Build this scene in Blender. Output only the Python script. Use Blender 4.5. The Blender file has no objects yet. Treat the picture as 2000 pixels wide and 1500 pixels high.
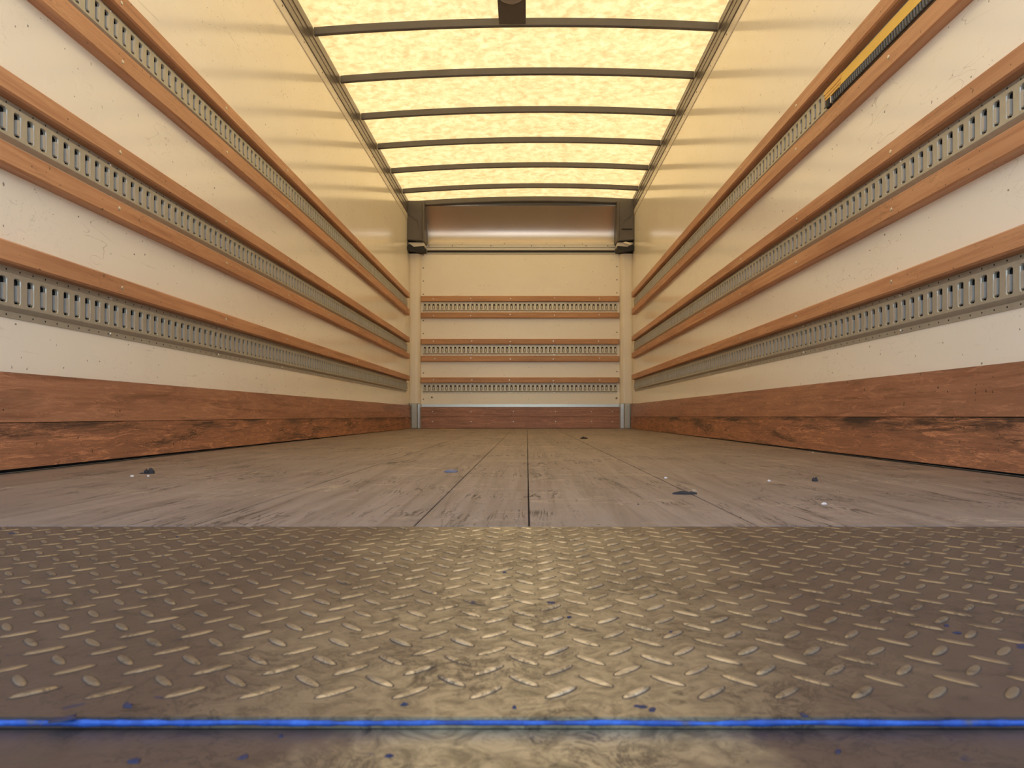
import bpy, math, random
from mathutils import Vector, Matrix, noise as mnoise
R = random.Random(7)
sc = bpy.context.scene
COL = sc.collection

# ------------------------------------------------------------------ camera
F = 1395.0                       # focal length in pixels of the 2000 px wide frame
HC = 0.145                       # lens height above the cargo floor
cam_d = bpy.data.cameras.new('camera')
cam = bpy.data.objects.new('camera', cam_d); COL.objects.link(cam)
cam.location = (0, 0, HC); cam.rotation_euler = (math.radians(90), 0, 0)
cam_d.sensor_width = 36; cam_d.lens = F/2000*36
cam_d.shift_x = -0.0145; cam_d.shift_y = 0.0305
cam_d.clip_start = 0.02; cam_d.clip_end = 500
cam_d.dof.use_dof = True; cam_d.dof.focus_distance = 2.6; cam_d.dof.aperture_fstop = 19
sc.camera = cam

# ------------------------------------------------------------------ light
w = bpy.data.worlds.new('world'); sc.world = w; w.use_nodes = True
nt = w.node_tree; nt.nodes.clear()
sky = nt.nodes.new('ShaderNodeTexSky'); sky.sky_type = 'NISHITA'; sky.sun_disc = False
sky.sun_elevation = math.radians(80); sky.sun_rotation = math.radians(-10)
bg = nt.nodes.new('ShaderNodeBackground'); bg.inputs['Strength'].default_value = 0.50
wo = nt.nodes.new('ShaderNodeOutputWorld')
nt.links.new(sky.outputs[0], bg.inputs[0]); nt.links.new(bg.outputs[0], wo.inputs[0])
sd = bpy.data.lights.new('sun', 'SUN'); sd.energy = 18.0; sd.angle = math.radians(1); sd.color = (1, 0.95, 0.86)
sun = bpy.data.objects.new('sun', sd); COL.objects.link(sun)
sun.rotation_euler = (math.radians(-4), math.radians(2), 0)      # high, from beyond the front wall
sun.location = (0, 4, 12)
sc.view_settings.view_transform = 'Standard'; sc.view_settings.look = 'None'
sc.view_settings.gamma = 1; sc.view_settings.use_curve_mapping = False
sc.view_settings.exposure = 0.12
sc.cycles.max_bounces = 14; sc.cycles.diffuse_bounces = 9; sc.cycles.glossy_bounces = 5
sc.cycles.transmission_bounces = 8
sc.cycles.use_denoising = True
sc.cycles.sample_clamp_indirect = 8

# ------------------------------------------------------------------ sizes
XL, XR, D, Y0 = -1.303, 1.170, 7.97, 0.36     # side walls, front wall, rear end of the body
ZR = 2.435                                     # underside of the roof bows at the left wall

# ------------------------------------------------------------------ mesh helpers
class MB:
    def __init__(s): s.v = []; s.f = []
    def add(s, vs, fs):
        n = len(s.v); s.v += [tuple(v) for v in vs]; s.f += [tuple(i+n for i in f) for f in fs]; return s
    def box(s, x0, x1, y0, y1, z0, z1, c=0.0):
        lo = (x0, y0, z0); hi = (x1, y1, z1)
        if c <= 0:
            vs = [(x, y, z) for z in (z0, z1) for y in (y0, y1) for x in (x0, x1)]
            return s.add(vs, [(0,2,3,1),(4,5,7,6),(0,1,5,4),(2,6,7,3),(0,4,6,2),(1,3,7,5)])
        vs = []; idx = {}
        for k in range(8):
            sg = [(k >> a) & 1 for a in range(3)]
            for ax in range(3):
                p = [0, 0, 0]
                for a in range(3):
                    e = hi[a] if sg[a] else lo[a]
                    p[a] = e if a == ax else e + (-c if sg[a] else c)
                idx[k, ax] = len(vs); vs.append(p)
        fs = []
        for ax in range(3):
            a, b = [t for t in range(3) if t != ax]
            for d in (0, 1):
                q = [(d << ax) | (i << a) | (j << b) for i, j in ((0,0),(1,0),(1,1),(0,1))]
                f = [idx[k, ax] for k in q]
                fs.append(f)
        for ax in range(3):
            a, b = [t for t in range(3) if t != ax]
            for i in (0, 1):
                for j in (0, 1):
                    k0 = (i << a) | (j << b); k1 = k0 | (1 << ax)
                    fs.append([idx[k0, a], idx[k1, a], idx[k1, b], idx[k0, b]])
        for k in range(8): fs.append([idx[k, 0], idx[k, 1], idx[k, 2]])
        return s.add(vs, fs)
    def disc(s, c, n, r, h, seg=10, top=0.7):      # low domed head on a surface with normal n
        c = Vector(c); n = Vector(n).normalized()
        t = n.orthogonal().normalized(); b = n.cross(t)
        vs = []
        for rr, hh in ((r, 0), (r, h*0.4), (r*top, h)):
            for i in range(seg):
                a = 2*math.pi*i/seg
                vs.append(c + t*rr*math.cos(a) + b*rr*math.sin(a) + n*hh)
        fs = [(k*seg+i, k*seg+(i+1) % seg, (k+1)*seg+(i+1) % seg, (k+1)*seg+i) for k in (0, 1) for i in range(seg)]
        fs.append(tuple(2*seg+i for i in range(seg)))
        return s.add(vs, fs)
    def prism(s, pts, a0, a1, m):                   # profile pts (p,q) swept from a0 to a1; m maps (a,p,q) to xyz
        n = len(pts)
        vs = [m(a, p, q) for a in (a0, a1) for p, q in pts]
        fs = [(i, (i+1) % n, n+(i+1) % n, n+i) for i in range(n)] + [tuple(range(n)), tuple(range(2*n-1, n-1, -1))]
        return s.add(vs, fs)
    def mesh(s, name, origin=(0,0,0), smooth=False):
        o = Vector(origin)
        me = bpy.data.meshes.new(name)
        me.from_pydata([tuple(Vector(v)-o) for v in s.v], [], s.f)
        import bmesh
        bm = bmesh.new(); bm.from_mesh(me); bmesh.ops.recalc_face_normals(bm, faces=bm.faces)
        bm.to_mesh(me); bm.free()
        if smooth: me.polygons.foreach_set('use_smooth', [True]*len(me.polygons))
        me.update(); return me

def link(name, me, mat=None, parent=None, loc=(0,0,0)):
    o = bpy.data.objects.new(name, me); COL.objects.link(o); o.location = loc
    if mat is not None and me is not None and not me.materials: me.materials.append(mat)
    if parent is not None: o.parent = parent
    return o
def thing(name, label, cat, loc=(0,0,0), group=None):
    o = bpy.data.objects.new(name, None); COL.objects.link(o); o.location = loc
    o.empty_display_size = 0.05
    o['label'] = label; o['category'] = cat
    if group: o['group'] = group
    return o
def tag(o, label, cat, group=None):
    o['label'] = label; o['category'] = cat
    if group: o['group'] = group
    return o
def struct(name, mb, mat, label=None, loc=(0,0,0)):
    o = link(name, mb.mesh(name, loc) if mb else None, mat, None, loc)
    o['kind'] = 'structure'; o['label'] = label or name.replace('_', ' '); return o
def part(name, mb, mat, parent, smooth=False):
    return link(name, mb.mesh(name, parent.location, smooth), mat, parent)

# ------------------------------------------------------------------ materials
def mat_new(name):
    m = bpy.data.materials.new(name); m.use_nodes = True
    t = m.node_tree; t.nodes.clear()
    out = t.nodes.new('ShaderNodeOutputMaterial'); b = t.nodes.new('ShaderNodeBsdfPrincipled')
    t.links.new(b.outputs[0], out.inputs[0])
    return m, t, b, out
def coords(t, scale, rnd=True):
    tc = t.nodes.new('ShaderNodeTexCoord'); mp = t.nodes.new('ShaderNodeMapping')
    mp.inputs['Scale'].default_value = scale
    t.links.new(tc.outputs['Object'], mp.inputs[0])
    if rnd:                                        # each object gets its own piece of the pattern
        oi = t.nodes.new('ShaderNodeObjectInfo'); ma = t.nodes.new('ShaderNodeMath'); ma.operation = 'MULTIPLY'
        ma.inputs[1].default_value = 37.0
        t.links.new(oi.outputs['Random'], ma.inputs[0]); t.links.new(ma.outputs[0], mp.inputs['Location'])
    return mp.outputs[0]
def nz(t, vec, scale, detail=4, rough=0.55, dist=0.0):
    n = t.nodes.new('ShaderNodeTexNoise'); n.inputs['Scale'].default_value = scale
    n.inputs['Detail'].default_value = detail; n.inputs['Roughness'].default_value = rough
    n.inputs['Distortion'].default_value = dist
    t.links.new(vec, n.inputs['Vector']); return n.outputs['Fac']
def ramp(t, fac, stops):
    r = t.nodes.new('ShaderNodeValToRGB'); e = r.color_ramp.elements
    while len(e) > 1: e.remove(e[0])
    e[0].position = stops[0][0]; e[0].color = (*stops[0][1], 1)
    for p, c in stops[1:]:
        k = e.new(p); k.color = (*c, 1)
    t.links.new(fac, r.inputs[0]); return r.outputs[0]
def mix(t, fac, a, b):
    m = t.nodes.new('ShaderNodeMix'); m.data_type = 'RGBA'
    for inp, v in ((m.inputs[0], fac), (m.inputs[6], a), (m.inputs[7], b)):
        if hasattr(v, 'links'): t.links.new(v, inp)
        elif isinstance(v, (int, float)): inp.default_value = v
        else: inp.default_value = (*v, 1)
    return m.outputs[2]
def thr(t, fac, lo, hi, k=1.0):
    m = t.nodes.new('ShaderNodeMapRange'); m.inputs[1].default_value = lo; m.inputs[2].default_value = hi
    m.inputs[4].default_value = k; t.links.new(fac, m.inputs[0]); return m.outputs[0]
def bump(t, b, h, strength, dist=0.002):
    n = t.nodes.new('ShaderNodeBump'); n.inputs['Strength'].default_value = strength; n.inputs['Distance'].default_value = dist
    t.links.new(h, n.inputs['Height']); t.links.new(n.outputs[0], b.inputs['Normal'])
def ridge(t, fac, wd, k=1.0):                       # thin wandering lines
    a = t.nodes.new('ShaderNodeMath'); a.operation = 'SUBTRACT'; a.inputs[1].default_value = 0.5; t.links.new(fac, a.inputs[0])
    b = t.nodes.new('ShaderNodeMath'); b.operation = 'ABSOLUTE'; t.links.new(a.outputs[0], b.inputs[0])
    return thr(t, b.outputs[0], wd, wd*0.35, k)
def mul(t, a, b):
    m = t.nodes.new('ShaderNodeMath'); m.operation = 'MULTIPLY'; t.links.new(a, m.inputs[0]); t.links.new(b, m.inputs[1]); return m.outputs[0]
def plain(name, col, rough=0.5, metal=0.0, var=0.12, scale=60):
    m, t, b, o = mat_new(name)
    f = nz(t, coords(t, (1,1,1)), scale)
    c = mix(t, f, tuple(x*(1-var) for x in col), tuple(min(1, x*(1+var)) for x in col))
    t.links.new(c, b.inputs['Base Color']); b.inputs['Roughness'].default_value = rough
    b.inputs['Metallic'].default_value = metal; return m

def frp(name, col, rough, side):
    m, t, b, o = mat_new(name)
    v = coords(t, (1,1,1), False)
    base = mix(t, nz(t, v, 2.2, 3), tuple(x*0.95 for x in col), tuple(min(1, x*1.04) for x in col))
    # scuffs: long thin diagonal scratches and small black specks
    va = coords(t, (1, 2.0, 24) if side else (2, 1, 24), False)
    scr = thr(t, nz(t, va, 2.6, 5, 0.6, 0.6), 0.66, 0.73, 0.30)
    base = mix(t, scr, base, (0.42, 0.34, 0.25))
    vb = coords(t, (1, 1, 1), False)
    msk = thr(t, nz(t, coords(t, (1, 1, 1), False), 2.7, 2), 0.52, 0.62)
    rot = coords(t, (1, 0.8, 3.2), False)
    base = mix(t, mul(t, ridge(t, nz(t, rot, 3.5, 2, 0.5, 0.4), 0.0035, 0.38 if side else 0.0), msk), base, (0.40, 0.33, 0.26))
    msk2 = thr(t, nz(t, coords(t, (1, 1, 1), False), 4.1, 2), 0.56, 0.62)
    base = mix(t, mul(t, ridge(t, nz(t, coords(t, (1, 4, 4), False), 4.5, 3, 0.6, 1.0), 0.008, 0.5 if side else 0.15), msk2), base, tuple(x*0.70 for x in col))
    light = thr(t, nz(t, coords(t, (1, 9, 2), False), 3.1, 6, 0.7, 1.5), 0.63, 0.69, 0.35)
    base = mix(t, light, base, tuple(min(1, x*1.12) for x in col))
    spk = thr(t, nz(t, vb, 70, 1, 0.3), 0.765, 0.79, 0.75)
    base = mix(t, spk, base, (0.12, 0.09, 0.07))
    t.links.new(base, b.inputs['Base Color'])
    b.inputs['Roughness'].default_value = rough
    b.inputs['IOR'].default_value = 1.5
    wv = t.nodes.new('ShaderNodeTexWave'); wv.inputs['Scale'].default_value = 22; wv.inputs['Distortion'].default_value = 1.2
    wv.bands_direction = 'Z'; wv.inputs['Detail'].default_value = 2; t.links.new(v, wv.inputs[0])
    ad = t.nodes.new('ShaderNodeMath'); ad.operation = 'MULTIPLY_ADD'; ad.inputs[1].default_value = 0.02
    t.links.new(wv.outputs['Fac'], ad.inputs[0]); t.links.new(nz(t, v, 5, 2), ad.inputs[2])
    bump(t, b, ad.outputs[0], 0.10, 0.003)
    return m

def wood(name, c1, c2, dark, axis, rough=0.5, wear=0.0, grain=26):
    m, t, b, o = mat_new(name)
    s = [grain, grain, grain]; s[axis] = 1.1
    v = coords(t, tuple(s))
    g = nz(t, v, 1.6, 8, 0.62, 0.8)
    col = ramp(t, g, [(0.25, dark), (0.42, c1), (0.6, c2), (0.8, c1)])
    s2 = [3, 3, 3]; s2[axis] = 0.9
    v2 = coords(t, tuple(s2))
    col = mix(t, thr(t, nz(t, v2, 1.3, 4), 0.35, 0.7, 0.55), col, tuple(x*0.72 for x in c1))
    if wear > 0:
        s3 = [18, 18, 18]; s3[axis] = 2.2
        v3 = coords(t, tuple(s3))
        col = mix(t, thr(t, nz(t, v3, 2.2, 8, 0.78, 1.6), 0.54, 0.60, wear), col, tuple(x*1.75 for x in c2))
        col = mix(t, thr(t, nz(t, coords(t, tuple(x*0.5 for x in s3)), 1.9, 6, 0.7, 0.7), 0.54, 0.63, wear*0.9), col, (0.035, 0.022, 0.016))
    fs = [13, 13, 13]; fs[axis] = 0.9
    col = mix(t, mul(t, ridge(t, nz(t, coords(t, tuple(fs)), 2.4, 5, 0.7, 1.5), 0.012, 0.75), thr(t, nz(t, coords(t, (1,1,1)), 3.3, 2), 0.45, 0.6)), col, tuple(x*0.45 for x in c1))
    if wear > 0:
        col = mix(t, mul(t, ridge(t, nz(t, coords(t, tuple(x*1.7 for x in fs)), 2.0, 6, 0.75, 1.0), 0.016, min(1, wear*0.8)), thr(t, nz(t, coords(t, (1,1,1)), 5.3, 2), 0.42, 0.55)), col, tuple(min(1, x*1.9) for x in c2))
    if wear > 0.5:                                  # black grime along the upper edge of the lowest board
        gz = t.nodes.new('ShaderNodeTexCoord'); sx = t.nodes.new('ShaderNodeSeparateXYZ'); t.links.new(gz.outputs['Object'], sx.inputs[0])
        band = thr(t, sx.outputs[2], 0.085, 0.122)
        col = mix(t, mul(t, band, thr(t, nz(t, coords(t, (1, 1.1, 14), False), 1.7, 6, 0.7), 0.44, 0.60, 0.93)), col, (0.030, 0.022, 0.020))
    spk = thr(t, nz(t, coords(t, (1,1,1)), 75, 1, 0.3), 0.76, 0.79, 0.8)
    col = mix(t, spk, col, (0.05, 0.03, 0.02))
    t.links.new(col, b.inputs['Base Color']); b.inputs['Roughness'].default_value = rough
    bump(t, b, g, 0.35 + wear*0.5, 0.0015 + wear*0.003)
    return m

WALL = (0.935, 0.885, 0.765)
M = {}
M['frp_side'] = frp('glossy_wall_panel', WALL, 0.13, True)
M['frp_front'] = frp('front_wall_panel', WALL, 0.3, False)
M['cap'] = plain('polished_cap_metal', (0.66, 0.58, 0.50), 0.27, 0.75, 0.05, 5)
M['post'] = plain('cream_post', (0.84, 0.77, 0.65), 0.35, 0, 0.06, 6)
M['white_strip'] = plain('white_edge_strip', (0.72, 0.67, 0.58), 0.35, 0, 0.05, 8)
SL1, SL2, SLD = (0.54, 0.255, 0.125), (0.66, 0.35, 0.18), (0.36, 0.15, 0.07)
M['slat_y'] = wood('slat_wood_lengthwise', SL1, SL2, SLD, 1, 0.45)
M['slat_x'] = wood('slat_wood_crosswise', (0.53, 0.27, 0.12), (0.62, 0.34, 0.16), SLD, 0, 0.45)
KD1, KD2, KDD = (0.37, 0.165, 0.090), (0.49, 0.24, 0.135), (0.20, 0.080, 0.045)
M['kick_y'] = wood('kick_board_wood', KD1, KD2, KDD, 1, 0.42, 0.3)
M['kick_low_y'] = wood('worn_kick_board_wood', tuple(x*0.95 for x in KD1), (0.40, 0.18, 0.09), (0.10, 0.045, 0.025), 1, 0.55, 0.8, 20)
M['kick_x'] = wood('front_kick_board_wood', KD1, KD2, KDD, 0, 0.42, 0.3)
M['galv'] = plain('galvanised_steel', (0.47, 0.455, 0.385), 0.40, 0.40, 0.14, 45)
M['galv_pad'] = plain('galvanised_slot_plate', (0.50, 0.48, 0.43), 0.45, 0.3, 0.12, 90)
M['alu'] = plain('brushed_aluminium', (0.56, 0.54, 0.50), 0.32, 0.8, 0.08, 30)
M['dark_metal'] = plain('dark_roof_metal', (0.13, 0.12, 0.112), 0.38, 0.3, 0.10, 25)
M['rail_metal'] = plain('grey_roof_rail_metal', (0.19, 0.165, 0.15), 0.34, 0.5, 0.12, 20)
M['gusset'] = plain('dark_grey_gusset', (0.13, 0.115, 0.10), 0.5, 0.1, 0.15, 20)
M['black'] = plain('black_rubber', (0.012, 0.012, 0.014), 0.6)
M['hole'] = plain('dark_recess', (0.010, 0.010, 0.013), 0.9)
M['galv_front'] = plain('pale_galvanised_steel', (0.66, 0.62, 0.52), 0.42, 0.25, 0.12, 45)
M['pad_front'] = plain('pale_slot_plate', (0.82, 0.75, 0.62), 0.5, 0.0, 0.06, 60)
M['screw'] = plain('bright_screw', (0.72, 0.70, 0.66), 0.28, 0.9)
M['rivet'] = plain('dull_rivet', (0.30, 0.24, 0.18), 0.5, 0.3)
M['lamp'] = plain('lamp_lens', (0.30, 0.27, 0.25), 0.3)

# floor boards
def floor_mat():
    m, t, b, o = mat_new('worn_floor_board')
    g = nz(t, coords(t, (26, 1.0, 26)), 1.5, 8, 0.65, 0.6)
    col = ramp(t, g, [(0.28, (0.135, 0.100, 0.082)), (0.46, (0.235, 0.180, 0.145)), (0.62, (0.30, 0.235, 0.19)), (0.8, (0.21, 0.16, 0.13))])
    col = mix(t, thr(t, nz(t, coords(t, (1.6, 1.0, 1), False), 1.7, 5, 0.6), 0.40, 0.66, 0.45), col, (0.17, 0.135, 0.115))
    wo_ = thr(t, nz(t, coords(t, (2.2, 4.5, 1), False), 1.5, 6, 0.62, 1.0), 0.60, 0.70, 0.55)
    col = mix(t, wo_, col, (0.43, 0.335, 0.225))
    sc1 = thr(t, nz(t, coords(t, (30, 2.6, 1), False), 1.3, 8, 0.75, 2.4), 0.60, 0.66, 0.8)
    col = mix(t, sc1, col, (0.045, 0.034, 0.032))
    mk = thr(t, nz(t, coords(t, (8, 11, 1), False), 1.2, 9, 0.82, 3.0), 0.63, 0.67, 0.8)
    col = mix(t, mk, col, (0.03, 0.024, 0.024))
    l1 = mul(t, ridge(t, nz(t, coords(t, (14, 1.3, 1), False), 1.3, 6, 0.7, 0.8), 0.020, 1.0), thr(t, nz(t, coords(t, (1.4, 1.4, 1), False), 2.6, 3), 0.47, 0.60))
    col = mix(t, l1, col, (0.035, 0.028, 0.030))
    l2 = mul(t, ridge(t, nz(t, coords(t, (5, 5, 1), False), 1.1, 4, 0.7, 1.6), 0.010, 1.0), thr(t, nz(t, coords(t, (1, 1, 1), False), 3.9, 3), 0.55, 0.62))
    col = mix(t, l2, col, (0.030, 0.025, 0.028))
    l3 = mul(t, ridge(t, nz(t, coords(t, (2.5, 7, 1), False), 1.6, 5, 0.7, 1.2), 0.012, 0.6), thr(t, nz(t, coords(t, (1, 1, 1), False), 4.7, 3), 0.52, 0.6))
    col = mix(t, l3, col, (0.50, 0.40, 0.30))
    dots = thr(t, nz(t, coords(t, (60, 60, 1), False), 1.5, 1, 0.3), 0.765, 0.79, 0.9)
    col = mix(t, dots, col, (0.03, 0.024, 0.024))
    t.links.new(col, b.inputs['Base Color'])
    rr = t.nodes.new('ShaderNodeMapRange'); rr.inputs[3].default_value = 0.42; rr.inputs[4].default_value = 0.62
    t.links.new(g, rr.inputs[0]); t.links.new(rr.outputs[0], b.inputs['Roughness'])
    bump(t, b, g, 0.35, 0.0012)
    return m
M['floor'] = floor_mat()
# tread plate
def plate_mat(name, lug=False, lower=False):
    m, t, b, o = mat_new(name)
    gp = t.nodes.new('ShaderNodeNewGeometry'); v = gp.outputs['Position']
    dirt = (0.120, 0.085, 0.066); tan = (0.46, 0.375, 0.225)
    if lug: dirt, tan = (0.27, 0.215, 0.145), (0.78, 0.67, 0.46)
    # worn tan middle, with the roof's bright reflection painted into its colour
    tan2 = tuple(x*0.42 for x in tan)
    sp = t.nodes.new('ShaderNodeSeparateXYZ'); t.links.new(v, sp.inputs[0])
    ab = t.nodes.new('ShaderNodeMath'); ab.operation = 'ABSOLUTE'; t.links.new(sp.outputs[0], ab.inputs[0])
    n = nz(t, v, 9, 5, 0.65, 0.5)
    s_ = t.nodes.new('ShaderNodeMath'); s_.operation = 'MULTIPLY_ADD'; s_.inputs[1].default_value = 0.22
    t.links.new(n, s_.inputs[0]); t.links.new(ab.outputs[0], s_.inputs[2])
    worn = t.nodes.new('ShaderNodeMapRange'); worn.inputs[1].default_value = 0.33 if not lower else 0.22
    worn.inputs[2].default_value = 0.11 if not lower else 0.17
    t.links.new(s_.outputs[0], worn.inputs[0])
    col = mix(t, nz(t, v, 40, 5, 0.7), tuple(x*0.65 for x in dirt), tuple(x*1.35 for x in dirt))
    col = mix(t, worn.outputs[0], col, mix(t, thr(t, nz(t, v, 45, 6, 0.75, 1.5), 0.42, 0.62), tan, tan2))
    col = mix(t, thr(t, nz(t, v, 24, 7, 0.78, 1.0), 0.57, 0.64, 0.75), col, (0.035, 0.028, 0.026))
    col = mix(t, thr(t, nz(t, v, 55, 2, 0.5), 0.72, 0.75, 0.8), col, (0.02, 0.03, 0.10))
    col = mix(t, mul(t, ridge(t, nz(t, v, 26, 7, 0.75, 1.6), 0.022, 0.8), thr(t, nz(t, v, 9, 2), 0.44, 0.56)), col, (0.045, 0.035, 0.032))
    t.links.new(col, b.inputs['Base Color'])
    b.inputs['Metallic'].default_value = 0.45 if not lug else 0.6
    b.inputs['Roughness'].default_value = 0.40 if not lug else 0.30
    bump(t, b, nz(t, v, 130, 4, 0.6), 0.35, 0.0008)
    return m
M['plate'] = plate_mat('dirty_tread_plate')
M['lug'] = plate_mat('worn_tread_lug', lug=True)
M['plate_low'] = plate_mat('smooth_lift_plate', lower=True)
def blue_mat():
    m, t, b, o = mat_new('chipped_blue_paint')
    v = coords(t, (1, 1, 1), False)
    c = ramp(t, nz(t, v, 60, 5, 0.7), [(0.3, (0.012, 0.035, 0.16)), (0.5, (0.02, 0.085, 0.36)), (0.7, (0.05, 0.17, 0.58))])
    c = mix(t, thr(t, nz(t, v, 22, 5, 0.7), 0.62, 0.68, 0.8), c, (0.10, 0.085, 0.09))
    t.links.new(c, b.inputs['Base Color']); b.inputs['Roughness'].default_value = 0.4
    bump(t, b, nz(t, v, 160, 4), 0.6, 0.001); return m
M['blue'] = blue_mat()
# translucent fibreglass roof
def roof_mat():
    m, t, b, o = mat_new('translucent_fibreglass_roof')
    v = coords(t, (1, 1, 1), False)
    n1 = nz(t, v, 16, 7, 0.75, 0.3); n2 = nz(t, v, 70, 3, 0.6)
    c = ramp(t, n1, [(0.34, (0.52, 0.36, 0.145)), (0.5, (0.80, 0.585, 0.265)), (0.64, (1.0, 0.78, 0.41))])
    c = mix(t, thr(t, n2, 0.42, 0.70, 0.5), c, (0.66, 0.44, 0.17))
    tl = t.nodes.new('ShaderNodeBsdfTranslucent'); t.links.new(c, tl.inputs[0])
    df = t.nodes.new('ShaderNodeBsdfDiffuse'); df.inputs[0].default_value = (0.90, 0.80, 0.62, 1)
    # most light is scattered forward by the glass fibres, some evenly
    rf_ = t.nodes.new('ShaderNodeBsdfRefraction'); rf_.distribution = 'GGX'; rf_.inputs['Roughness'].default_value = 0.62
    rf_.inputs['IOR'].default_value = 1.04; t.links.new(c, rf_.inputs[0])
    m0 = t.nodes.new('ShaderNodeMixShader'); m0.inputs[0].default_value = 0.0
    t.links.new(tl.outputs[0], m0.inputs[1]); t.links.new(rf_.outputs[0], m0.inputs[2])
    mx = t.nodes.new('ShaderNodeMixShader'); mx.inputs[0].default_value = 0.82
    t.links.new(m0.outputs[0], mx.inputs[1]); t.links.new(df.outputs[0], mx.inputs[2])
    t.links.new(mx.outputs[0], o.inputs[0]); t.nodes.remove(b)
    return m
M['roof'] = roof_mat()
def ground_mat():
    m, t, b, o = mat_new('concrete')
    v = coords(t, (1, 1, 1), False)
    c = ramp(t, nz(t, v, 14, 8, 0.8), [(0.3, (0.30, 0.29, 0.275)), (0.7, (0.46, 0.445, 0.42))])
    t.links.new(c, b.inputs['Base Color']); b.inputs['Roughness'].default_value = 0.9; return m
M['ground'] = ground_mat()
M['shell'] = plain('outer_skin', (0.5, 0.5, 0.5), 0.4)

# ------------------------------------------------------------------ setting: shell
XM = (XL+XR)/2
struct('ground', MB().add([(-40,-40,-1.15),(40,-40,-1.15),(40,40,-1.15),(-40,40,-1.15)], [(0,1,2,3)]), M['ground'], 'pale concrete yard outside the truck body')
wl = struct('wall_left', MB().box(XL-0.03, XL, Y0, D, -0.05, 2.60), M['frp_side'], 'glossy cream left side wall of the cargo box')
wr = struct('wall_right', MB().box(XR, XR+0.03, Y0, D, -0.05, 2.62), M['frp_side'], 'glossy cream right side wall of the cargo box')
wf = struct('wall_front', MB().box(XL-0.03, XR+0.03, D, D+0.03, -0.05, 2.05), M['frp_front'], 'cream front wall panel between the corner posts')
riv = MB().disc((0,0,0), (0,-1,0), 0.008, 0.003, 8).mesh('rivet'); riv.materials.append(M['rivet'])
for X, z0 in ((-1.155, 1.935), (1.005, 1.95)):
    for k in range(12):
        z = z0 - 0.1465*k
        if any(a-0.012 < z < b+0.012 for a, b in ((1.22,1.48),(0.735,0.995),(0.39,0.57))): continue
        link('rivet', riv, None, wf, (X, D, z))
for X, z, s_ in ((-1.06, 0.344, 1.3), (1.0, 0.335, 1.5)):
    q = link('rivet', riv, None, wf, (X, D, z)); q.scale = (s_, 1, s_)

# floor: sub floor with hardwood boards
fl = struct('floor', MB().box(XL, XR, 0.936, D, -0.04, -0.0045), M['hole'], 'worn grey-brown hardwood plank floor')
edges = [XL, -1.04, -0.74, -0.44, -0.148, 0.003, 0.303, 0.557, 0.86, XR]
for i in range(len(edges)-1):
    g = 0.0011
    b_ = MB().box(edges[i]+(g if i else 0), edges[i+1]-(g if i < len(edges)-2 else 0), 0.936, D, -0.0045, 0.0 - (0.0004 if i % 2 else 0), 0.0009)
    part('plank', b_, M['floor'], fl)

# kick boards (baseboards) along three walls
def kick(name, label, segs):
    o = struct(name, None, None, label)
    return o
def taper_board(x0, x1, y0, y1, zb0, zb1, zt0, zt1, c=0.003):
    vs = [(x0,y0,zb0),(x1,y0,zb0),(x0,y1,zb1),(x1,y1,zb1),(x0,y0,zt0),(x1,y0,zt0),(x0,y1,zt1),(x1,y1,zt1)]
    return MB().add(vs, [(0,2,3,1),(4,5,7,6),(0,1,5,4),(2,6,7,3),(0,4,6,2),(1,3,7,5)])
bl = struct('baseboard_left', MB().box(XL, XL+0.006, 0.96, 7.86, 0.002, 0.25), M['hole'], 'reddish plywood kick boards along the left wall')
part('plank', taper_board(XL+0.006, XL+0.024, 0.96, 7.86, 0.128, 0.123, 0.251, 0.254), M['kick_y'], bl)
part('plank', taper_board(XL+0.006, XL+0.027, 0.96, 7.86, 0.013, 0.001, 0.1265, 0.121), M['kick_low_y'], bl)
br = struct('baseboard_right', MB().box(XR-0.006, XR, 0.96, 7.86, 0.002, 0.262), M['hole'], 'reddish plywood kick boards along the right wall')
part('plank', taper_board(XR-0.024, XR-0.006, 0.96, 7.86, 0.143, 0.130, 0.270, 0.268), M['kick_y'], br)
part('plank', taper_board(XR-0.027, XR-0.006, 0.96, 7.86, 0.010, 0.001, 0.1405, 0.128), M['kick_low_y'], br)
bf = struct('baseboard_front', MB().box(-1.178, 1.031, D-0.005, D, 0.002, 0.23), M['hole'], 'reddish plywood kick boards along the front wall')
part('plank', MB().box(-1.178, 1.031, D-0.022, D-0.005, 0.128, 0.236, 0.002), M['kick_x'], bf)
part('plank', MB().box(-1.178, 1.031, D-0.024, D-0.005, 0.002, 0.126, 0.002), M['kick_x'], bf)
cp = part('metal_capping', MB().box(-1.178, 1.031, D-0.027, D, 0.237, 0.241, 0.0005).box(-1.178, 1.031, D-0.004, D-0.001, 0.241, 0.268), M['alu'], bf)
cp['label'] = 'shiny aluminium capping strip'
scr_front = MB().disc((0,0,0), (0,-1,0), 0.006, 0.0025, 8).mesh('screw'); scr_front.materials.append(M['screw'])
for X in (-1.05, -0.62, -0.15, 0.32, 0.72, 0.95):
    for z in (0.185, 0.075): link('screw', scr_front, None, bf, (X, D-0.022 if z > 0.1 else D-0.024, z))

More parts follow.
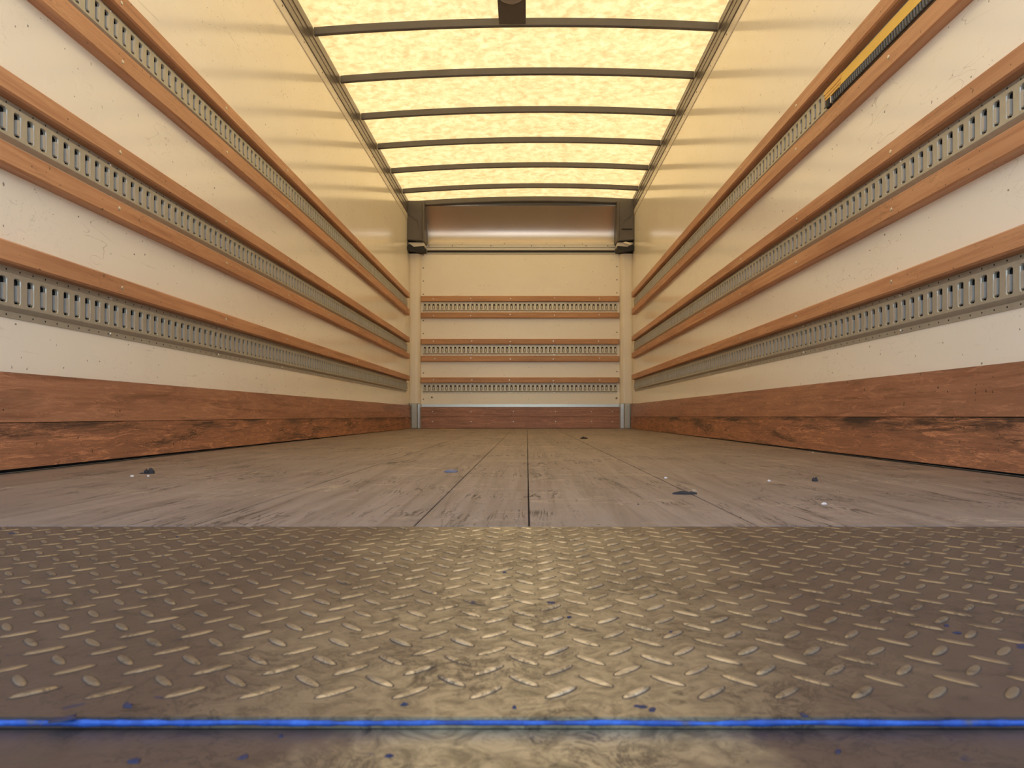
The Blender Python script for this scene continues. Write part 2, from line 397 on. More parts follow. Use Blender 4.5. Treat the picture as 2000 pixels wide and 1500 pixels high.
# ------------------------------------------------------------------ roof
def bow_z(x, lift=0.0):
    s = (x-XM)/((XR-XL)/2)
    return ZR + 0.03*(x-XL)/(XR-XL) + 0.042*(1-s*s) + lift
NX = 40
xs = [XL + (XR-XL)*i/NX for i in range(NX+1)]
mb = MB()
for y in (Y0, D+0.02): mb.v += [(x, y, bow_z(x, 0.047)) for x in xs]
for y in (Y0, D+0.02): mb.v += [(x, y, bow_z(x, 0.050)) for x in xs]
n = NX+1
for i in range(NX): mb.f.append((i, i+1, n+i+1, n+i))
mb.f = mb.f
mb.v = mb.v[:2*n]
ceil = struct('ceiling', mb, M['roof'], 'translucent yellow fibreglass roof sheet')
def bow(yc, wd=0.030, dp=0.045):
    b_ = MB()
    prof = [(-wd/2, dp), (-wd/2+0.002, 0.004), (-wd/2+0.006, 0), (wd/2-0.006, 0), (wd/2-0.002, 0.004), (wd/2, dp)]
    k = len(prof)
    xx = [XL+0.02 + (XR-XL-0.04)*i/NX for i in range(NX+1)]
    for x in xs if False else xx: b_.v += [(x, yc+p, bow_z(x, q)) for p, q in prof]
    for i in range(NX):
        for j in range(k):
            a, c_ = i*k+j, i*k+(j+1) % k
            b_.f.append((a, c_, c_+k, a+k))
    b_.f += [tuple(range(k)), tuple(NX*k+j for j in range(k))]
    return b_
yb = [7.38-0.613*k for k in range(12)]
for y in yb:
    if y > Y0+0.05: part('roof_bow', bow(y), M['dark_metal'], ceil)
# roof rails along both sides
def rail(side):
    s = 1 if side == 'left' else -1
    X = XL if side == 'left' else XR
    dz = 0 if side == 'left' else 0.045
    prof = [(0,2.340),(0.010,2.340),(0.011,2.344),(0.011,2.362),(0.006,2.366),(0.006,2.392),(0.009,2.397),(0.009,2.428),(0.014,2.434),(0.014,2.53),(0,2.53)]
    m = MB(); m.prism(prof, Y0, D-0.01, lambda a, p, q: (X+s*p, a, q+dz))
    t_ = struct('trim_1' if side == 'left' else 'trim_2', m, M['rail_metal'], f'dark metal roof rail running along the top of the {side} wall')
    m2 = MB().prism([(0,2.278),(0.003,2.278),(0.005,2.282),(0.005,2.338),(0,2.338)], Y0, D-0.2, lambda a, p, q: (X+s*p, a, q+dz+0.0))
    st = part('edge_strip', m2, M['white_strip'], t_); st['label'] = 'pale strip below the dark roof rail'
    me = MB().disc((0,0,0), (s,0,0), 0.005, 0.003, 8).mesh('rivet'); me.materials.append(M['rivet'])
    for k in range(18):
        link('rivet', me, None, t_, (X+s*0.005, 1.2+0.37*k, 2.318+dz))
rail('left'); rail('right')

# rear frame (behind the lens, holds the open rear end)
rf = MB().box(XL-0.05, XR+0.05, 0.20, Y0, 2.36, 2.66).box(XL-0.05, XL, 0.20, Y0, -0.05, 2.36).box(XR, XR+0.05, 0.20, Y0, -0.05, 2.36)
struct('trim_3', rf, M['alu'], 'metal frame around the open rear end')

# ------------------------------------------------------------------ header of the front wall
hd = struct('trim_4', None, None, 'dark header beam where the roof meets the front wall')
m = MB(); k = 4
prof = [(-0.165, 0.045), (-0.165, -0.002), (-0.160, -0.010), (-0.120, -0.016), (-0.120, 0.045)]
for x in xs: m.v += [(min(max(x, XL+0.002), XR-0.002), D+p, bow_z(x, q)) for p, q in prof]
kk = len(prof)
for i in range(NX):
    for j in range(kk): m.f.append((i*kk+j, i*kk+(j+1) % kk, (i+1)*kk+(j+1) % kk, (i+1)*kk+j))
m.f += [tuple(range(kk)), tuple(NX*kk+j for j in range(kk))]
part('beam', m, M['dark_metal'], hd)
# hollow glossy cap that bulges forward above the front wall
capo = thing('bulkhead_cap_panel', 'glossy hollow cap panel between the front wall header rail and the roof', 'panel', (XM, D, 2.05))
prof = []
for i in range(17):
    z = 2.045 + 0.395*i/16
    prof.append((0.03 - 1.6*(z-2.115)**2, z))
m = MB(); x0c, x1c = -1.1125, 0.9795
nn = len(prof)
for x in (x0c, x1c): m.v += [(x, D+p, q) for p, q in prof]
for i in range(nn-1): m.f.append((i, i+1, nn+i+1, nn+i))
part('shell', m, M['cap'], capo, True)
part('lower_lip', MB().box(x0c+0.025, x1c-0.01, D-0.006, D+0.010, 2.047, 2.076, 0.001), M['post'], capo)
for X in (-0.72, -0.25, 0.22, 0.62):
    part('rivet', MB().disc((X, D-0.006, 2.06), (0,-1,0), 0.005, 0.002, 8), M['rivet'], capo)
# opaque closure in front of the cap so no daylight leaks in
struct('wall_front_upper', MB().box(XL-0.03, XR+0.03, D+0.17, D+0.19, 2.0, 2.62).box(XL-0.03, XL, D, D+0.17, 2.0, 2.6).box(XR, XR+0.03, D, D+0.17, 2.0, 2.6).box(XL-0.03, XR+0.03, D+0.025, D+0.17, 2.54, 2.6).box(XL-0.03, XR+0.03, D+0.03, D+0.17, 2.0, 2.03), M['shell'], 'outer skin of the front bulkhead')
# aluminium header rail
x0c, x1c = -1.112, 0.979
hr = thing('header_rail', 'long aluminium rail across the top of the front wall', 'rail', (XM, D, 1.95))
m = MB().prism([(0,2.046),(0.012,2.046),(0.018,2.040),(0.018,2.018),(0.010,2.012),(0.020,2.006),(0.020,1.984),(0.014,1.978),(0,1.978)], x0c, x1c, lambda a, p, q: (a, D-p, q))
part('profile', m, M['alu'], hr)
part('rubber_gasket', MB().box(x0c, x1c, D-0.012, D, 1.960, 1.978), M['black'], hr)
part('lower_flange', MB().box(-1.178, 1.031, D-0.008, D, 1.942, 1.960, 0.002), M['galv'], hr)
for X in (-1.09, -0.83, -0.4, 0.05, 0.42, 0.66, 0.90):
    part('bolt_hole', MB().disc((X, D-0.018, 2.030), (0,-1,0), 0.006, 0.0012, 8), M['hole'], hr)

# ------------------------------------------------------------------ corner posts
def corner_post(side):
    s = 1 if side == 'left' else -1
    X = XL if side == 'left' else XR
    wdt = 0.124 if side == 'left' else 0.138
    t_ = thing('corner_post', f'cream rounded corner post at the {side} end of the front wall', 'post', (X+s*wdt/2, 7.86, 0))
    r = 0.05
    yb_, yf = D, 7.87
    prof = [(0, yb_), (0, yf+0.02), (0.02, yf+0.004), (0.04, yf)]
    for i in range(7):
        a = math.pi/2*i/6
        prof.append((wdt-r + r*math.sin(a), yf + r - r*math.cos(a)))
    prof += [(wdt, yb_)]
    def sweep(z0, z1, grow=0.0):
        m = MB()
        k = len(prof)
        for z in (z0, z1): m.v += [(X+s*(p+ (grow if p > 0.03 else 0)), q-(grow if q < D-0.01 else 0), z) for p, q in prof]
        m.f = [(i, (i+1) % k, k+(i+1) % k, k+i) for i in range(k)] + [tuple(range(k)), tuple(range(k, 2*k))]
        return m
    part('post_cover', sweep(0.275, 1.926), M['post'], t_, False)
    g_ = part('kick_guard', MB().box(min(X+s*0.03, X+s*0.095), max(X+s*0.03, X+s*0.095), 7.866, 7.89, 0.0, 0.275, 0.006), M['galv'], t_)
    part('guard_flange', MB().box(min(X+s*0.098, X+s*wdt), max(X+s*0.098, X+s*wdt), 7.876, 7.90, 0.0, 0.272, 0.003), M['alu'], t_)
    part('core', MB().box(min(X+s*0.01, X+s*(wdt-0.012)), max(X+s*0.01, X+s*(wdt-0.012)), 7.89, D, 0.0, 0.275), M['galv'], t_)
    # things above the post
    b0, b1 = sorted((X+s*0.005, X+s*(0.185 if side == 'left' else 0.188)))
    gs = thing('corner_gusset', f'dark grey folded gusset plate above the {side} corner post', 'bracket', ((b0+b1)/2, 7.85, 1.93))
    def q3(za_out, za_in, zb_out, zb_in, ya, yb2):
        # plate between outer (wall) edge and inner edge
        xo, xi = X+s*0.004, X+s*0.186
        vs = [(xo,ya,za_out),(xi,ya,za_in),(xi,ya,zb_in),(xo,ya,zb_out),(xo,yb2,za_out),(xi,yb2,za_in),(xi,yb2,zb_in),(xo,yb2,zb_out)]
        return MB().add(vs, [(0,1,2,3),(4,7,6,5),(0,4,5,1),(1,5,6,2),(2,6,7,3),(3,7,4,0)])
    part('plate', q3(2.052, 2.036, 2.48, 2.48, 7.775, 7.968), M['gusset'], gs)
    # diagonal fold and inner flange standing proud of the plate
    part('fold', MB().prism([(0.02,2.33),(0.028,2.345),(0.115,2.27),(0.165,2.12),(0.155,2.115),(0.108,2.262)], 7.768, 7.776, lambda a, p, q: (X+s*p, a, q)), M['gusset'], gs)
    part('inner_flange', MB().box(min(X+s*0.168, X+s*0.188), max(X+s*0.168, X+s*0.188), 7.758, 7.968, 2.035, 2.47, 0.003), M['gusset'], gs)
    part('lower_edge', MB().prism([(0.004,2.048),(0.004,2.058),(0.186,2.043),(0.186,2.030)], 7.765, 7.777, lambda a, p, q: (X+s*p, a, q)), M['black'], gs)
    part('filler', MB().box(min(X+s*0.01, X+s*0.18), max(X+s*0.01, X+s*0.18), 7.80, 7.965, 1.972, 2.034, 0.004), M['post'], gs)
    part('rubber_boot', MB().prism([(0.004,1.985),(0.004,1.944),(0.10,1.932),(0.186,1.948),(0.186,1.985),(0.075,1.976),(0.03,2.008)], 7.762, 7.96, lambda a, p, q: (X+s*p, a, q)), M['black'], gs)
    if side == 'right':
        part('torn_flap', MB().prism([(0.03,1.998),(0.06,2.02),(0.10,2.03),(0.13,2.018),(0.09,2.008),(0.05,1.992)], 7.752, 7.762, lambda a, p, q: (X+s*p, a, q)), M['post'], gs)
        part('clip', MB().box(X-0.14, X-0.02, 7.764, 7.775, 2.165, 2.175, 0.002), M['black'], gs)
corner_post('left'); corner_post('right')

# ------------------------------------------------------------------ cargo tracks
P = 0.0482
def mapper(wall):
    if wall == 'left': return lambda s, z, o: (XL+o, s, z)
    if wall == 'right': return lambda s, z, o: (XR-o, s, z)
    return lambda s, z, o: (s, D-o, z)
def make_track(wall, level, zb, zt, s0, s1, screws):
    mp = mapper(wall)
    h = zt-zb; kf = h/0.127
    nC = int((s1-s0)/P); s1 = s0 + nC*P
    Z = lambda v: zb + v*kf
    org = mp((s0+s1)/2, zb, 0)
    t_ = thing('cargo_track', f'galvanised slotted cargo track, {level} of the three on the {wall} wall', 'rail', org, f'slotted cargo tracks on the {wall} wall')
    OF, OW = 0.003, 0.014
    m = MB()
    def strip(z0, o0, z1, o1):
        m.add([mp(s0, Z(z0), o0), mp(s1, Z(z0), o0), mp(s1, Z(z1), o1), mp(s0, Z(z1), o1)], [(0,1,2,3)])
    ZB, ZT = 0.027, 0.110
    strip(0, 0, 0, OF); strip(0, OF, 0.0155, OF); strip(0.0155, OF, 0.018, OF+0.003); strip(0.018, OF+0.003, 0.024, OW-0.002); strip(0.024, OW-0.002, ZB, OW)
    strip(ZT, OW, 0.1125, OW-0.003); strip(0.1125, OW-0.003, 0.1145, OF); strip(0.1145, OF, 0.127, OF); strip(0.127, OF, 0.127, 0)
    hx0, hx1, hz0, hz1, c = 0.0115, 0.0370, 0.034, 0.100, 0.0045
    oc = [(hx0+c,hz0),(hx1-c,hz0),(hx1,hz0+c),(hx1,hz1-c),(hx1-c,hz1),(hx0+c,hz1),(hx0,hz1-c),(hx0,hz0+c)]
    cx, cz = (hx0+hx1)/2, (hz0+hz1)/2
    inn = [(cx+(x-cx)*0.84, cz+(z-cz)*0.955) for x, z in oc]
    cell_v = [(x, z, OW) for x, z in oc]                                             # 0-7
    cell_v += [(x, z, OW-0.0022) for x, z in inn]                                     # 8-15 dished lip
    cell_v += [(x, z, 0.006) for x, z in inn]                                         # 16-23
    cell_v += [(hx0+c,ZB,OW),(hx1-c,ZB,OW),(P,hz0+c,OW),(P,hz1-c,OW),(hx1-c,ZT,OW),(hx0+c,ZT,OW),(0,hz1-c,OW),(0,hz0+c,OW)]  # 24-31
    cell_v += [(0,ZB,OW),(P,ZB,OW),(P,ZT,OW),(0,ZT,OW)]                               # 32-35
    cell_f = [(24,25,1,0),(25,33,26,2,1),(26,27,3,2),(27,34,28,4,3),(28,29,5,4),(29,35,30,6,5),(30,31,7,6),(31,32,24,0,7)]
    for i in range(8):
        j = (i+1) % 8
        cell_f += [(i, j, 8+j, 8+i), (8+i, 8+j, 16+j, 16+i)]
    for k in range(nC):
        m.add([mp(s0+k*P+x, Z(z), o) for x, z, o in cell_v], cell_f)
    me = m.mesh('rail', org)
    link('rail', me, M['galv_front' if wall == 'front' else 'galv'], t_)
    # near-black sheet that paints in the shade behind the slots
    b_ = MB().add([mp(s0, Z(0.02), 0.002), mp(s1, Z(0.02), 0.002), mp(s1, Z(0.112), 0.002), mp(s0, Z(0.112), 0.002)], [(0,1,2,3)])
    bk = part('slot_shade', b_, M['hole'], t_)
    # pressed tongue inside each slot
    m = MB(); px0, px1, pz0, pz1 = hx0+0.0078, hx1-0.0070, hz0+0.0062, hz1-0.0175
    cc = 0.003
    for k in range(nC):
        a = s0+k*P
        vs = [(px0+cc,pz0),(px1-cc,pz0),(px1,pz0+cc),(px1,pz1-cc),(px1-cc,pz1),(px0+cc,pz1),(px0,pz1-cc),(px0,pz0+cc)]
        m.add([mp(a+x, Z(z), 0.003) for x, z in vs] + [mp(a+x, Z(z), OW+0.0028) for x, z in vs],
              [tuple(range(8, 16))] + [(i, (i+1) % 8, 8+(i+1) % 8, 8+i) for i in range(8)])
    pd = part('slot_plates', m, M['pad_front' if wall == 'front' else 'galv_pad'], t_); pd['kind'] = 'stuff'
    # punched nail holes in both flanges
    m = MB()
    for k in range(nC):
        for z in (0.0075, 0.1205):
            cxx = s0+k*P + 0.0
            pts = [mp(cxx + 0.0028*math.cos(a*math.pi/3), Z(z)+0.0028*math.sin(a*math.pi/3), OF+0.0004) for a in range(6)]
            m.add(pts, [tuple(range(6))])
    nh = part('nail_holes', m, M['hole'], t_); nh['kind'] = 'stuff'
    nrm = Vector(mp(0,0,1)) - Vector(mp(0,0,0))
    sm = MB().disc((0,0,0), nrm, 0.0062, 0.004, 8).mesh('screw'); sm.materials.append(M['screw'])
    for s_ in screws:
        for z in (0.0085, 0.1195):
            link('screw', sm, None, t_, Vector(mp(s_, Z(z), OF)) - Vector(org))
    return t_

def make_slat(wall, label, zb, zt, s0, s1, screws, depth=0.036):
    mp = mapper(wall)
    org = mp((s0+s1)/2, zb, 0)
    t_ = thing('wooden_slat', label, 'slat', org, f'wooden slats on the {wall} wall')
    c = 0.006
    prof = [(zb, 0), (zb, depth-c), (zb+c*0.8, depth), (zt-c*0.8, depth), (zt, depth-c), (zt, 0)]
    m = MB(); k = len(prof)
    for a, inset in ((s0, c), (s0+c, 0), (s1-c, 0), (s1, c)):
        m.v += [mp(a, z, max(0.0, o-inset) if o > 0.01 else o) for z, o in prof]
    for j in range(3):
        for i in range(k): m.f.append((j*k+i, j*k+(i+1) % k, (j+1)*k+(i+1) % k, (j+1)*k+i))
    m.f += [tuple(range(k)), tuple(3*k+i for i in range(k))]
    part('board', m, M['slat_x'] if wall == 'front' else M['slat_y'], t_)
    nrm = Vector(mp(0,0,1)) - Vector(mp(0,0,0))
    sm = MB().disc((0,0,0), nrm, 0.0065, 0.0022, 8).mesh('screw'); sm.materials.append(M['screw'])
    for s_ in screws:
        link('screw', sm, None, t_, Vector(mp(s_+R.uniform(-.01,.01), (zb+zt)/2 + R.uniform(-.008,.008), depth)) - Vector(org))
    return t_

cols = [1.45+0.78*k for k in range(9)]
fcols = [-1.03, -0.62, -0.19, 0.30, 0.80]
LV = {  # wall: (name, track bottom, track top, upper slat z, lower slat z)
 'left':  [('topmost', 1.296, 1.412, (1.4135, 1.469), (1.226, 1.294)), ('middle one', 0.815, 0.933, (0.935, 0.991), (0.756, 0.8135)), ('lowest', 0.390, 0.517, (0.519, 0.574), None)],
 'right': [('topmost', 1.300, 1.417, (1.4185, 1.480), (1.232, 1.2985)), ('middle one', 0.824, 0.945, (0.946, 1.001), (0.760, 0.8225)), ('lowest', 0.400, 0.527, (0.528, 0.584), None)],
 'front': [('topmost', 1.292, 1.408, (1.410, 1.472), (1.226, 1.288)), ('middle one', 0.810, 0.933, (0.934, 0.994), (0.742, 0.806)), ('lowest', 0.390, 0.503, (0.504, 0.566), None)],
}
for wall in ('left', 'right', 'front'):
    s0, s1 = (1.0, 7.74) if wall != 'front' else (-1.172, 1.025)
    cs = cols if wall != 'front' else fcols
    for lv, zb, zt, up, lo in LV[wall]:
        make_track(wall, lv, zb, zt, s0 + 0.012, s1, cs if wall != 'front' else fcols[1:4:1])
        n_ = lv.replace(' one', '')
        e = 0.006
        make_slat(wall, f'orange-brown wooden slat just above the {n_} cargo track on the {wall} wall', up[0], up[1], s0-(0.006 if wall == 'front' else 0), s1-0.0, cs)
        if lo: make_slat(wall, f'orange-brown wooden slat just below the {n_} cargo track on the {wall} wall', lo[0], lo[1], s0-(0.006 if wall == 'front' else 0), s1-0.0, cs)

# ------------------------------------------------------------------ yellow strap stowed in the top right track
st = thing('cargo_strap', 'flat yellow load strap with black ribbed edge stowed along the top right cargo track', 'strap', (XR-0.03, 2.2, 1.30))
def ribbon(z0, z1, o0, o1, y0, y1, step, amp, mat, name, thick=0.004, tip=0.0):
    m = MB(); k = int((y1-y0)/step)
    for i in range(k+1):
        y = y0 + (y1-y0)*i/k
        w_ = amp*mnoise.noise(Vector((y*7, z0*10, 3.1)))
        e = tip*(1 if i == k else 0)
        for z, o in ((z0+e, o0), (z1-e*0.4, o1), (z1-e*0.4, o1-thick), (z0+e, o0-thick)):
            m.v.append((XR-(o+w_), y, z))
    for i in range(k):
        for j in range(4): m.f.append((i*4+j, i*4+(j+1) % 4, i*4+4+(j+1) % 4, i*4+4+j))
    m.f += [(0,1,2,3), (4*k, 4*k+1, 4*k+2, 4*k+3)]
    return part(name, m, mat, st)
M['yellow'] = plain('yellow_strap', (0.80, 0.52, 0.10), 0.6, 0, 0.12, 12)
M['yellow2'] = plain('folded_yellow_strap', (0.70, 0.42, 0.10), 0.6, 0, 0.2, 40)
M['ribbed'] = plain('black_ribbed_edge', (0.045, 0.045, 0.045), 0.7, 0, 0.3, 80)
ribbon(1.345, 1.392, 0.030, 0.022, 1.45, 2.66, 0.03, 0.002, M['yellow'], 'webbing')
for i, (a, b_) in enumerate(((1.368, 1.392), (1.352, 1.372), (1.338, 1.356))):
    ribbon(a, b_, 0.030+0.003*i, 0.024+0.003*i, 2.60, 2.745-0.012*i, 0.02, 0.004, M['yellow2'], 'folded_end', 0.005, 0.003)
ribbon(1.316, 1.346, 0.027, 0.027, 1.45, 2.70, 0.05, 0.001, M['ribbed'], 'ribbed_edge')
m = MB()
for k in range(78):
    y = 1.46+0.016*k
    m.add([(XR-0.027, y, 1.317), (XR-0.027, y+0.006, 1.317), (XR-0.027, y+0.010, 1.345), (XR-0.027, y+0.004, 1.345),
           (XR-0.030, y+0.001, 1.318), (XR-0.030, y+0.005, 1.318), (XR-0.030, y+0.009, 1.344), (XR-0.030, y+0.005, 1.344)],
          [(0,1,5,4),(1,2,6,5),(2,3,7,6),(3,0,4,7),(4,5,6,7)])
rb = part('ribs', m, plain('dark_grey_rib', (0.13, 0.13, 0.125), 0.6), st); rb['kind'] = 'stuff'
part('buckle', MB().box(XR-0.034, XR-0.020, 2.690, 2.715, 1.308, 1.340, 0.003), M['black'], st)
part('buckle_loop', MB().box(XR-0.036, XR-0.024, 2.668, 2.674, 1.312, 1.344, 0.002), M['alu'], st)

# ------------------------------------------------------------------ lamp board under the roof
dl = thing('ceiling_lamp', 'round lamp on a dark grey mounting board fixed across the roof bows', 'lamp', (-0.085, 4.0, 2.49))
part('mounting_board', MB().box(-0.166, -0.006, 3.64, 4.265, 2.478, 2.490, 0.002), M['dark_metal'], dl)
m = MB()
sg = 28
for r_, z in ((0.078, 2.478), (0.078, 2.470), (0.071, 2.464), (0.067, 2.466), (0.05, 2.454), (0.025, 2.448), (0.0001, 2.447)):
    m.v += [(-0.088+r_*math.cos(2*math.pi*i/sg), 3.965+r_*math.sin(2*math.pi*i/sg), z) for i in range(sg)]
ring, lens = MB(), MB()
ring.v = m.v[:4*sg]; lens.v = m.v[3*sg:]
ring.f = [(a*sg+i, a*sg+(i+1) % sg, (a+1)*sg+(i+1) % sg, (a+1)*sg+i) for a in range(3) for i in range(sg)]
lens.f = [(a*sg+i, a*sg+(i+1) % sg, (a+1)*sg+(i+1) % sg, (a+1)*sg+i) for a in range(3) for i in range(sg)]
part('rim', ring, M['dark_metal'], dl, True); part('lens', lens, M['lamp'], dl, True)

# ------------------------------------------------------------------ tread plate at the rear edge
PT = -0.0007
tp = thing('tread_plate', 'brown dirty steel diamond tread plate at the rear edge of the floor', 'plate', (XM, 0.64, PT-0.004))
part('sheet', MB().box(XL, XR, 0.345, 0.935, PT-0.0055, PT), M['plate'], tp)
def lug_mb(cx, cy, ang, L=0.0230, W=0.0054, H=0.0013, seg=10):
    ca, sa = math.cos(ang), math.sin(ang)
    vs = []
    for f_, h_ in ((1.16, 0.00012), (1.0, 0.00025), (0.84, H*0.85), (0.55, H)):
        for i in range(seg):
            a = 2*math.pi*i/seg
            x = L/2*(f_ if f_ < 1.1 else 1.08)*math.copysign(abs(math.cos(a))**0.9, math.cos(a)); y = W/2*(f_ if f_ < 1.1 else 1.36)*math.sin(a)
            vs.append((cx+x*ca-y*sa, cy+x*sa+y*ca, h_))
    fs = [(k*seg+i, k*seg+(i+1) % seg, (k+1)*seg+(i+1) % seg, (k+1)*seg+i) for k in (0, 1, 2) for i in range(seg)] + [tuple(3*seg+i for i in range(seg))]
    return vs, fs
M['grime'] = plain('dark_grime', (0.055, 0.042, 0.036), 0.6, 0, 0.4, 90)
def grime_ring(me, seg=10):
    me.materials.append(M['grime'])
    for p in me.polygons:
        if p.index % (3*seg+1) < seg: p.material_index = 1
PX, PY = 0.0395, 0.0330
spots = []
for j in range(18):
    for i in range(-33, 31):
        for q, an in ((0, 45), (1, -45)):
            x = 0.018 + i*PX + q*PX/2; y = 0.375 + j*PY + q*PY/2 - (0 if q == 0 else 0)
            if XL+0.02 < x < XR-0.02 and 0.362 < y < 0.925: spots.append((x, y, an))
def in_view(x, y): return -1045 < F*x/y < 985
vis = sorted([s for s in spots if in_view(s[0], s[1])], key=lambda s: s[1])
near = set(vis[:300])
lug_me = {}
for an in (45, -45):
    vs, fs = lug_mb(0, 0, math.radians(an))
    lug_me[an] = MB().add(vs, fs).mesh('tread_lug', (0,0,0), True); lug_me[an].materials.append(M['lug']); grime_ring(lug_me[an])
rest = MB()
for s in spots:
    if s in near:
        o = link('tread_lug', lug_me[s[2]], None, tp, (s[0]-XM, s[1]-0.64, 0.004)); o.scale = (R.uniform(.93,1.05), R.uniform(.93,1.05), R.uniform(.6,1.1))
    else:
        vs, fs = lug_mb(s[0], s[1], math.radians(s[2])); hh = R.uniform(.6, 1.1)
        rest.add([(a, b_, PT+c*hh) for a, b_, c in vs], fs)
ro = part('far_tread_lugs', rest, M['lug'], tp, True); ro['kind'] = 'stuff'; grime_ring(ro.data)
# chipped blue painted edge
m = MB(); kseg = 8; nx = 420
for i in range(nx+1):
    x = XL + (XR-XL)*i/nx
    thick = 0.0012 + 0.0006*(abs(x)/0.3 if abs(x) < 0.3 else 1) + 0.0006*mnoise.noise(Vector((x*40, 1, 2))) + 0.0005*mnoise.noise(Vector((x*130, 4, 2)))
    zc = PT - 0.0028 + 0.0005*mnoise.noise(Vector((x*18, 7, 2)))
    for j in range(kseg):
        a = 2*math.pi*j/kseg
        m.v.append((x, 0.3445 + thick*0.75*math.cos(a) + 0.0006*mnoise.noise(Vector((x*60, j, 5))), zc + thick*0.95*math.sin(a)))
for i in range(nx):
    for j in range(kseg): m.f.append((i*kseg+j, i*kseg+(j+1) % kseg, (i+1)*kseg+(j+1) % kseg, (i+1)*kseg+j))
be = part('painted_edge', m, M['blue'], tp, True); be['label'] = 'chipped bright blue painted front edge'
# lower plate toward the lens
lp = struct('trim_5', None, None, 'smooth worn steel platform just below the blue edge')
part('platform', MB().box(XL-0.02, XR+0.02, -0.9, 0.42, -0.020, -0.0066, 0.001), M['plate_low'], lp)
struct('trim_6', MB().box(XL-0.03, XR+0.03, -0.85, D, -0.16, -0.041), M['shell'], 'steel chassis frame under the floor')

# ------------------------------------------------------------------ debris
def at(u, v, z=0.0):
    y = F*(HC-z)/(v-811.0); return ((u-1029.0)*y/F, y)
def blob(x, y, z, sx, sy, sz, rot, seed, jag=0.35, seg=9):
    r = random.Random(seed); vs = []; ca, sa = math.cos(rot), math.sin(rot)
    rad = [1+r.uniform(-jag, jag) for _ in range(seg)]
    hs = [r.uniform(0.5, 1.3) for _ in range(seg)]
    for f_, h_ in ((1, 0.0), (0.93, 0.55), (0.55, 1.0)):
        for i in range(seg):
            a = 2*math.pi*i/seg
            px, py = sx/2*f_*rad[i]*math.cos(a), sy/2*f_*rad[i]*math.sin(a)
            vs.append((x+px*ca-py*sa, y+px*sa+py*ca, z+sz*h_*(hs[i] if h_ else 0)))
    fs = [(k*seg+i, k*seg+(i+1) % seg, (k+1)*seg+(i+1) % seg, (k+1)*seg+i) for k in (0, 1) for i in range(seg)] + [tuple(2*seg+i for i in range(seg)), tuple(range(seg))]
    return MB().add(vs, fs)
M['char'] = plain('dark_scrap', (0.028, 0.022, 0.022), 0.7, 0, 0.4, 200)
M['bluescrap'] = plain('grey_blue_scrap', (0.13, 0.14, 0.20), 0.5, 0, 0.3, 150)
M['crumb'] = plain('white_crumb', (0.75, 0.68, 0.62), 0.6)
M['chip'] = plain('pale_splinter', (0.45, 0.30, 0.17), 0.6)
M['fleck'] = plain('dark_blue_fleck', (0.010, 0.016, 0.06), 0.5)
def scrap(name, cat, label, u, v, sx, sy, sz, rot, mat, seed, group=None, z=0.0, jag=0.35):
    x, y = at(u, v, z)
    o = link(name, blob(x, y, z, sx, sy, sz, rot, seed, jag).mesh(name, (x, y, z)), M[mat], None, (x, y, z))
    return tag(o, label, cat, group)
# dark crumpled leaf by the left wall: body and stem
x, y = at(292, 925)
lf = thing('dry_leaf', 'dark crumpled scrap like a dry leaf on the floor near the left kick board', 'leaf', (x, y, 0))
part('blade', blob(x, y, 0, 0.026, 0.016, 0.011, 0.2, 11, 0.4), M['char'], lf)
part('stalk', blob(x-0.014, y-0.002, 0, 0.022, 0.006, 0.003, 0.3, 12, 0.2), M['char'], lf)
scrap('crumb', 'crumb', 'white crumb to the left of the dark crumpled scrap', 257, 931, 0.011, 0.008, 0.003, 0, 'crumb', 3)
scrap('crumb', 'crumb', 'tiny white crumb just in front of the dark crumpled scrap', 290, 930.5, 0.006, 0.006, 0.003, 0, 'crumb', 4)
scrap('paper_scrap', 'scrap', 'grey-blue scrap lying left of centre on the plank floor', 881, 922, 0.034, 0.020, 0.006, 0.05, 'bluescrap', 5, jag=0.15)
scrap('wood_chip', 'chip', 'long dark charred chip lying across a floor seam right of centre', 1336, 965, 0.045, 0.012, 0.005, -0.1, 'char', 6, jag=0.12)
scrap('wood_chip', 'chip', 'small pale splinter beside the dark charred chip', 1357, 960, 0.012, 0.007, 0.004, -0.1, 'chip', 16, jag=0.3)
scrap('debris_crumb', 'crumb', 'small dark crumb on the right part of the plank floor', 1592, 940, 0.014, 0.014, 0.008, 0.4, 'char', 7)
scrap('debris_crumb', 'crumb', 'small dark curl on the floor near the front wall', 1141, 857, 0.03, 0.05, 0.012, 0.8, 'char', 8)
scrap('wood_chip', 'chip', 'pale flat splinter on the floor against the front kick board', 873, 838.6, 0.22, 0.05, 0.006, 0, 'chip', 9)
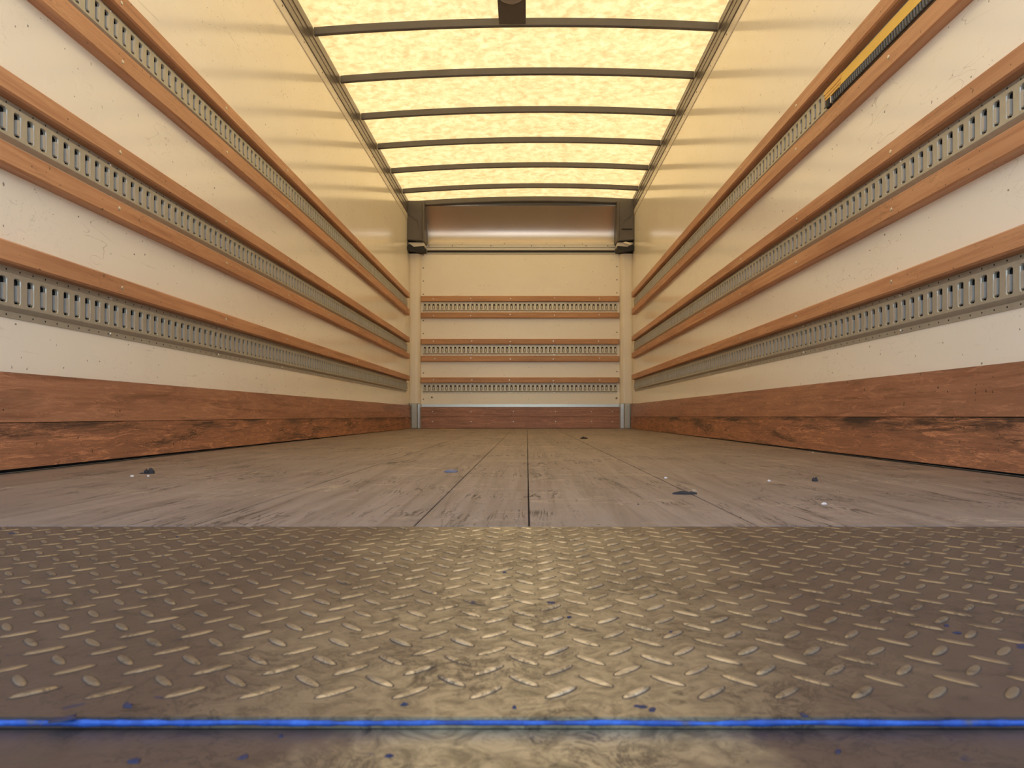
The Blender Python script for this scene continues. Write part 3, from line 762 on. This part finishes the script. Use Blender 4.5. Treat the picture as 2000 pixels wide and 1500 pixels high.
for i, (u, v) in enumerate(((1850, 911), (1588, 884), (1383, 858), (1610, 985), (1502, 940), (1300, 934))):
    pl = ['nearest the right kick board', 'beside the right kick board, middle one', 'farthest back by the right kick board', 'nearest the tread plate', 'left of the small dark crumb', 'beyond the long dark chip'][i]
    scrap('paint_crumb', 'crumb', 'tiny white crumb on the floor, ' + pl, u, v, 0.008, 0.006, 0.003, i, 'crumb', 20+i, 'white crumbs on the right of the floor')
places = ['near the floor edge, left of centre', 'just beyond its twin near the floor edge', 'near the centre of the plate, darkest one', 'right of the darkest central fleck, nearer the lens', '',
 'alone in the middle of the plate', 'toward the right side, upper of two', 'toward the right side, lower of two', 'large, cut by the frame edge', 'right of centre beside the blue edge', 'left of centre beside the blue edge',
 'in the very centre beside the blue edge', 'left one of a pair near the blue edge', 'right one of a pair near the blue edge', 'left side close to the blue edge', 'largest, touching the blue edge on the left', 'far left beside the floor edge',
 'in the far left corner by the floor edge', 'single, right of the central bright patch']
fl_s = [(868,1090,.008),(872,1078,.006),(1075,1177,.009),(1111,1206,.006),(1246,985,.007),(985,1118,.006),(1848,1222,.006),(1868,1236,.008),(1996,1262,.014),
        (1570,1398,.007),(790,1376,.005),(1004,1382,.004),(1252,1380,.007),(1274,1386,.006),(250,1378,.009),(125,1405,.014),(346,1049,.006),(22,1042,.010),(1310,1235,.005)]
for i, (u, v, sz) in enumerate(fl_s):
    on_floor = v < 1027
    scrap('paint_fleck', 'fleck', ('dark blue fleck on the tread plate, ' + places[i]) if not on_floor else 'lone small dark fleck on the planks right of the centre seam', u, v, sz*0.8, sz*0.5, 0.0008, i*1.3, 'fleck' if not on_floor else 'char', 40+i, 'dark flecks on the tread plate' if not on_floor else None, 0.0 if on_floor else PT+0.0001)
for i, (u, v, sz) in enumerate(((262,1487,.006),(475,1479,.005),(549,1438,.003),(760,1477,.004),(1637,1468,.004))):
    scrap('paint_fleck', 'fleck', 'dark blue fleck on the smooth platform, ' + ['leftmost', 'second from the left', 'close under the blue edge', 'at the pale central patch', 'only one on the right'][i], u, v, sz, sz*0.7, 0.0008, i, 'fleck', 80+i, 'dark flecks on the smooth platform', -0.0066)
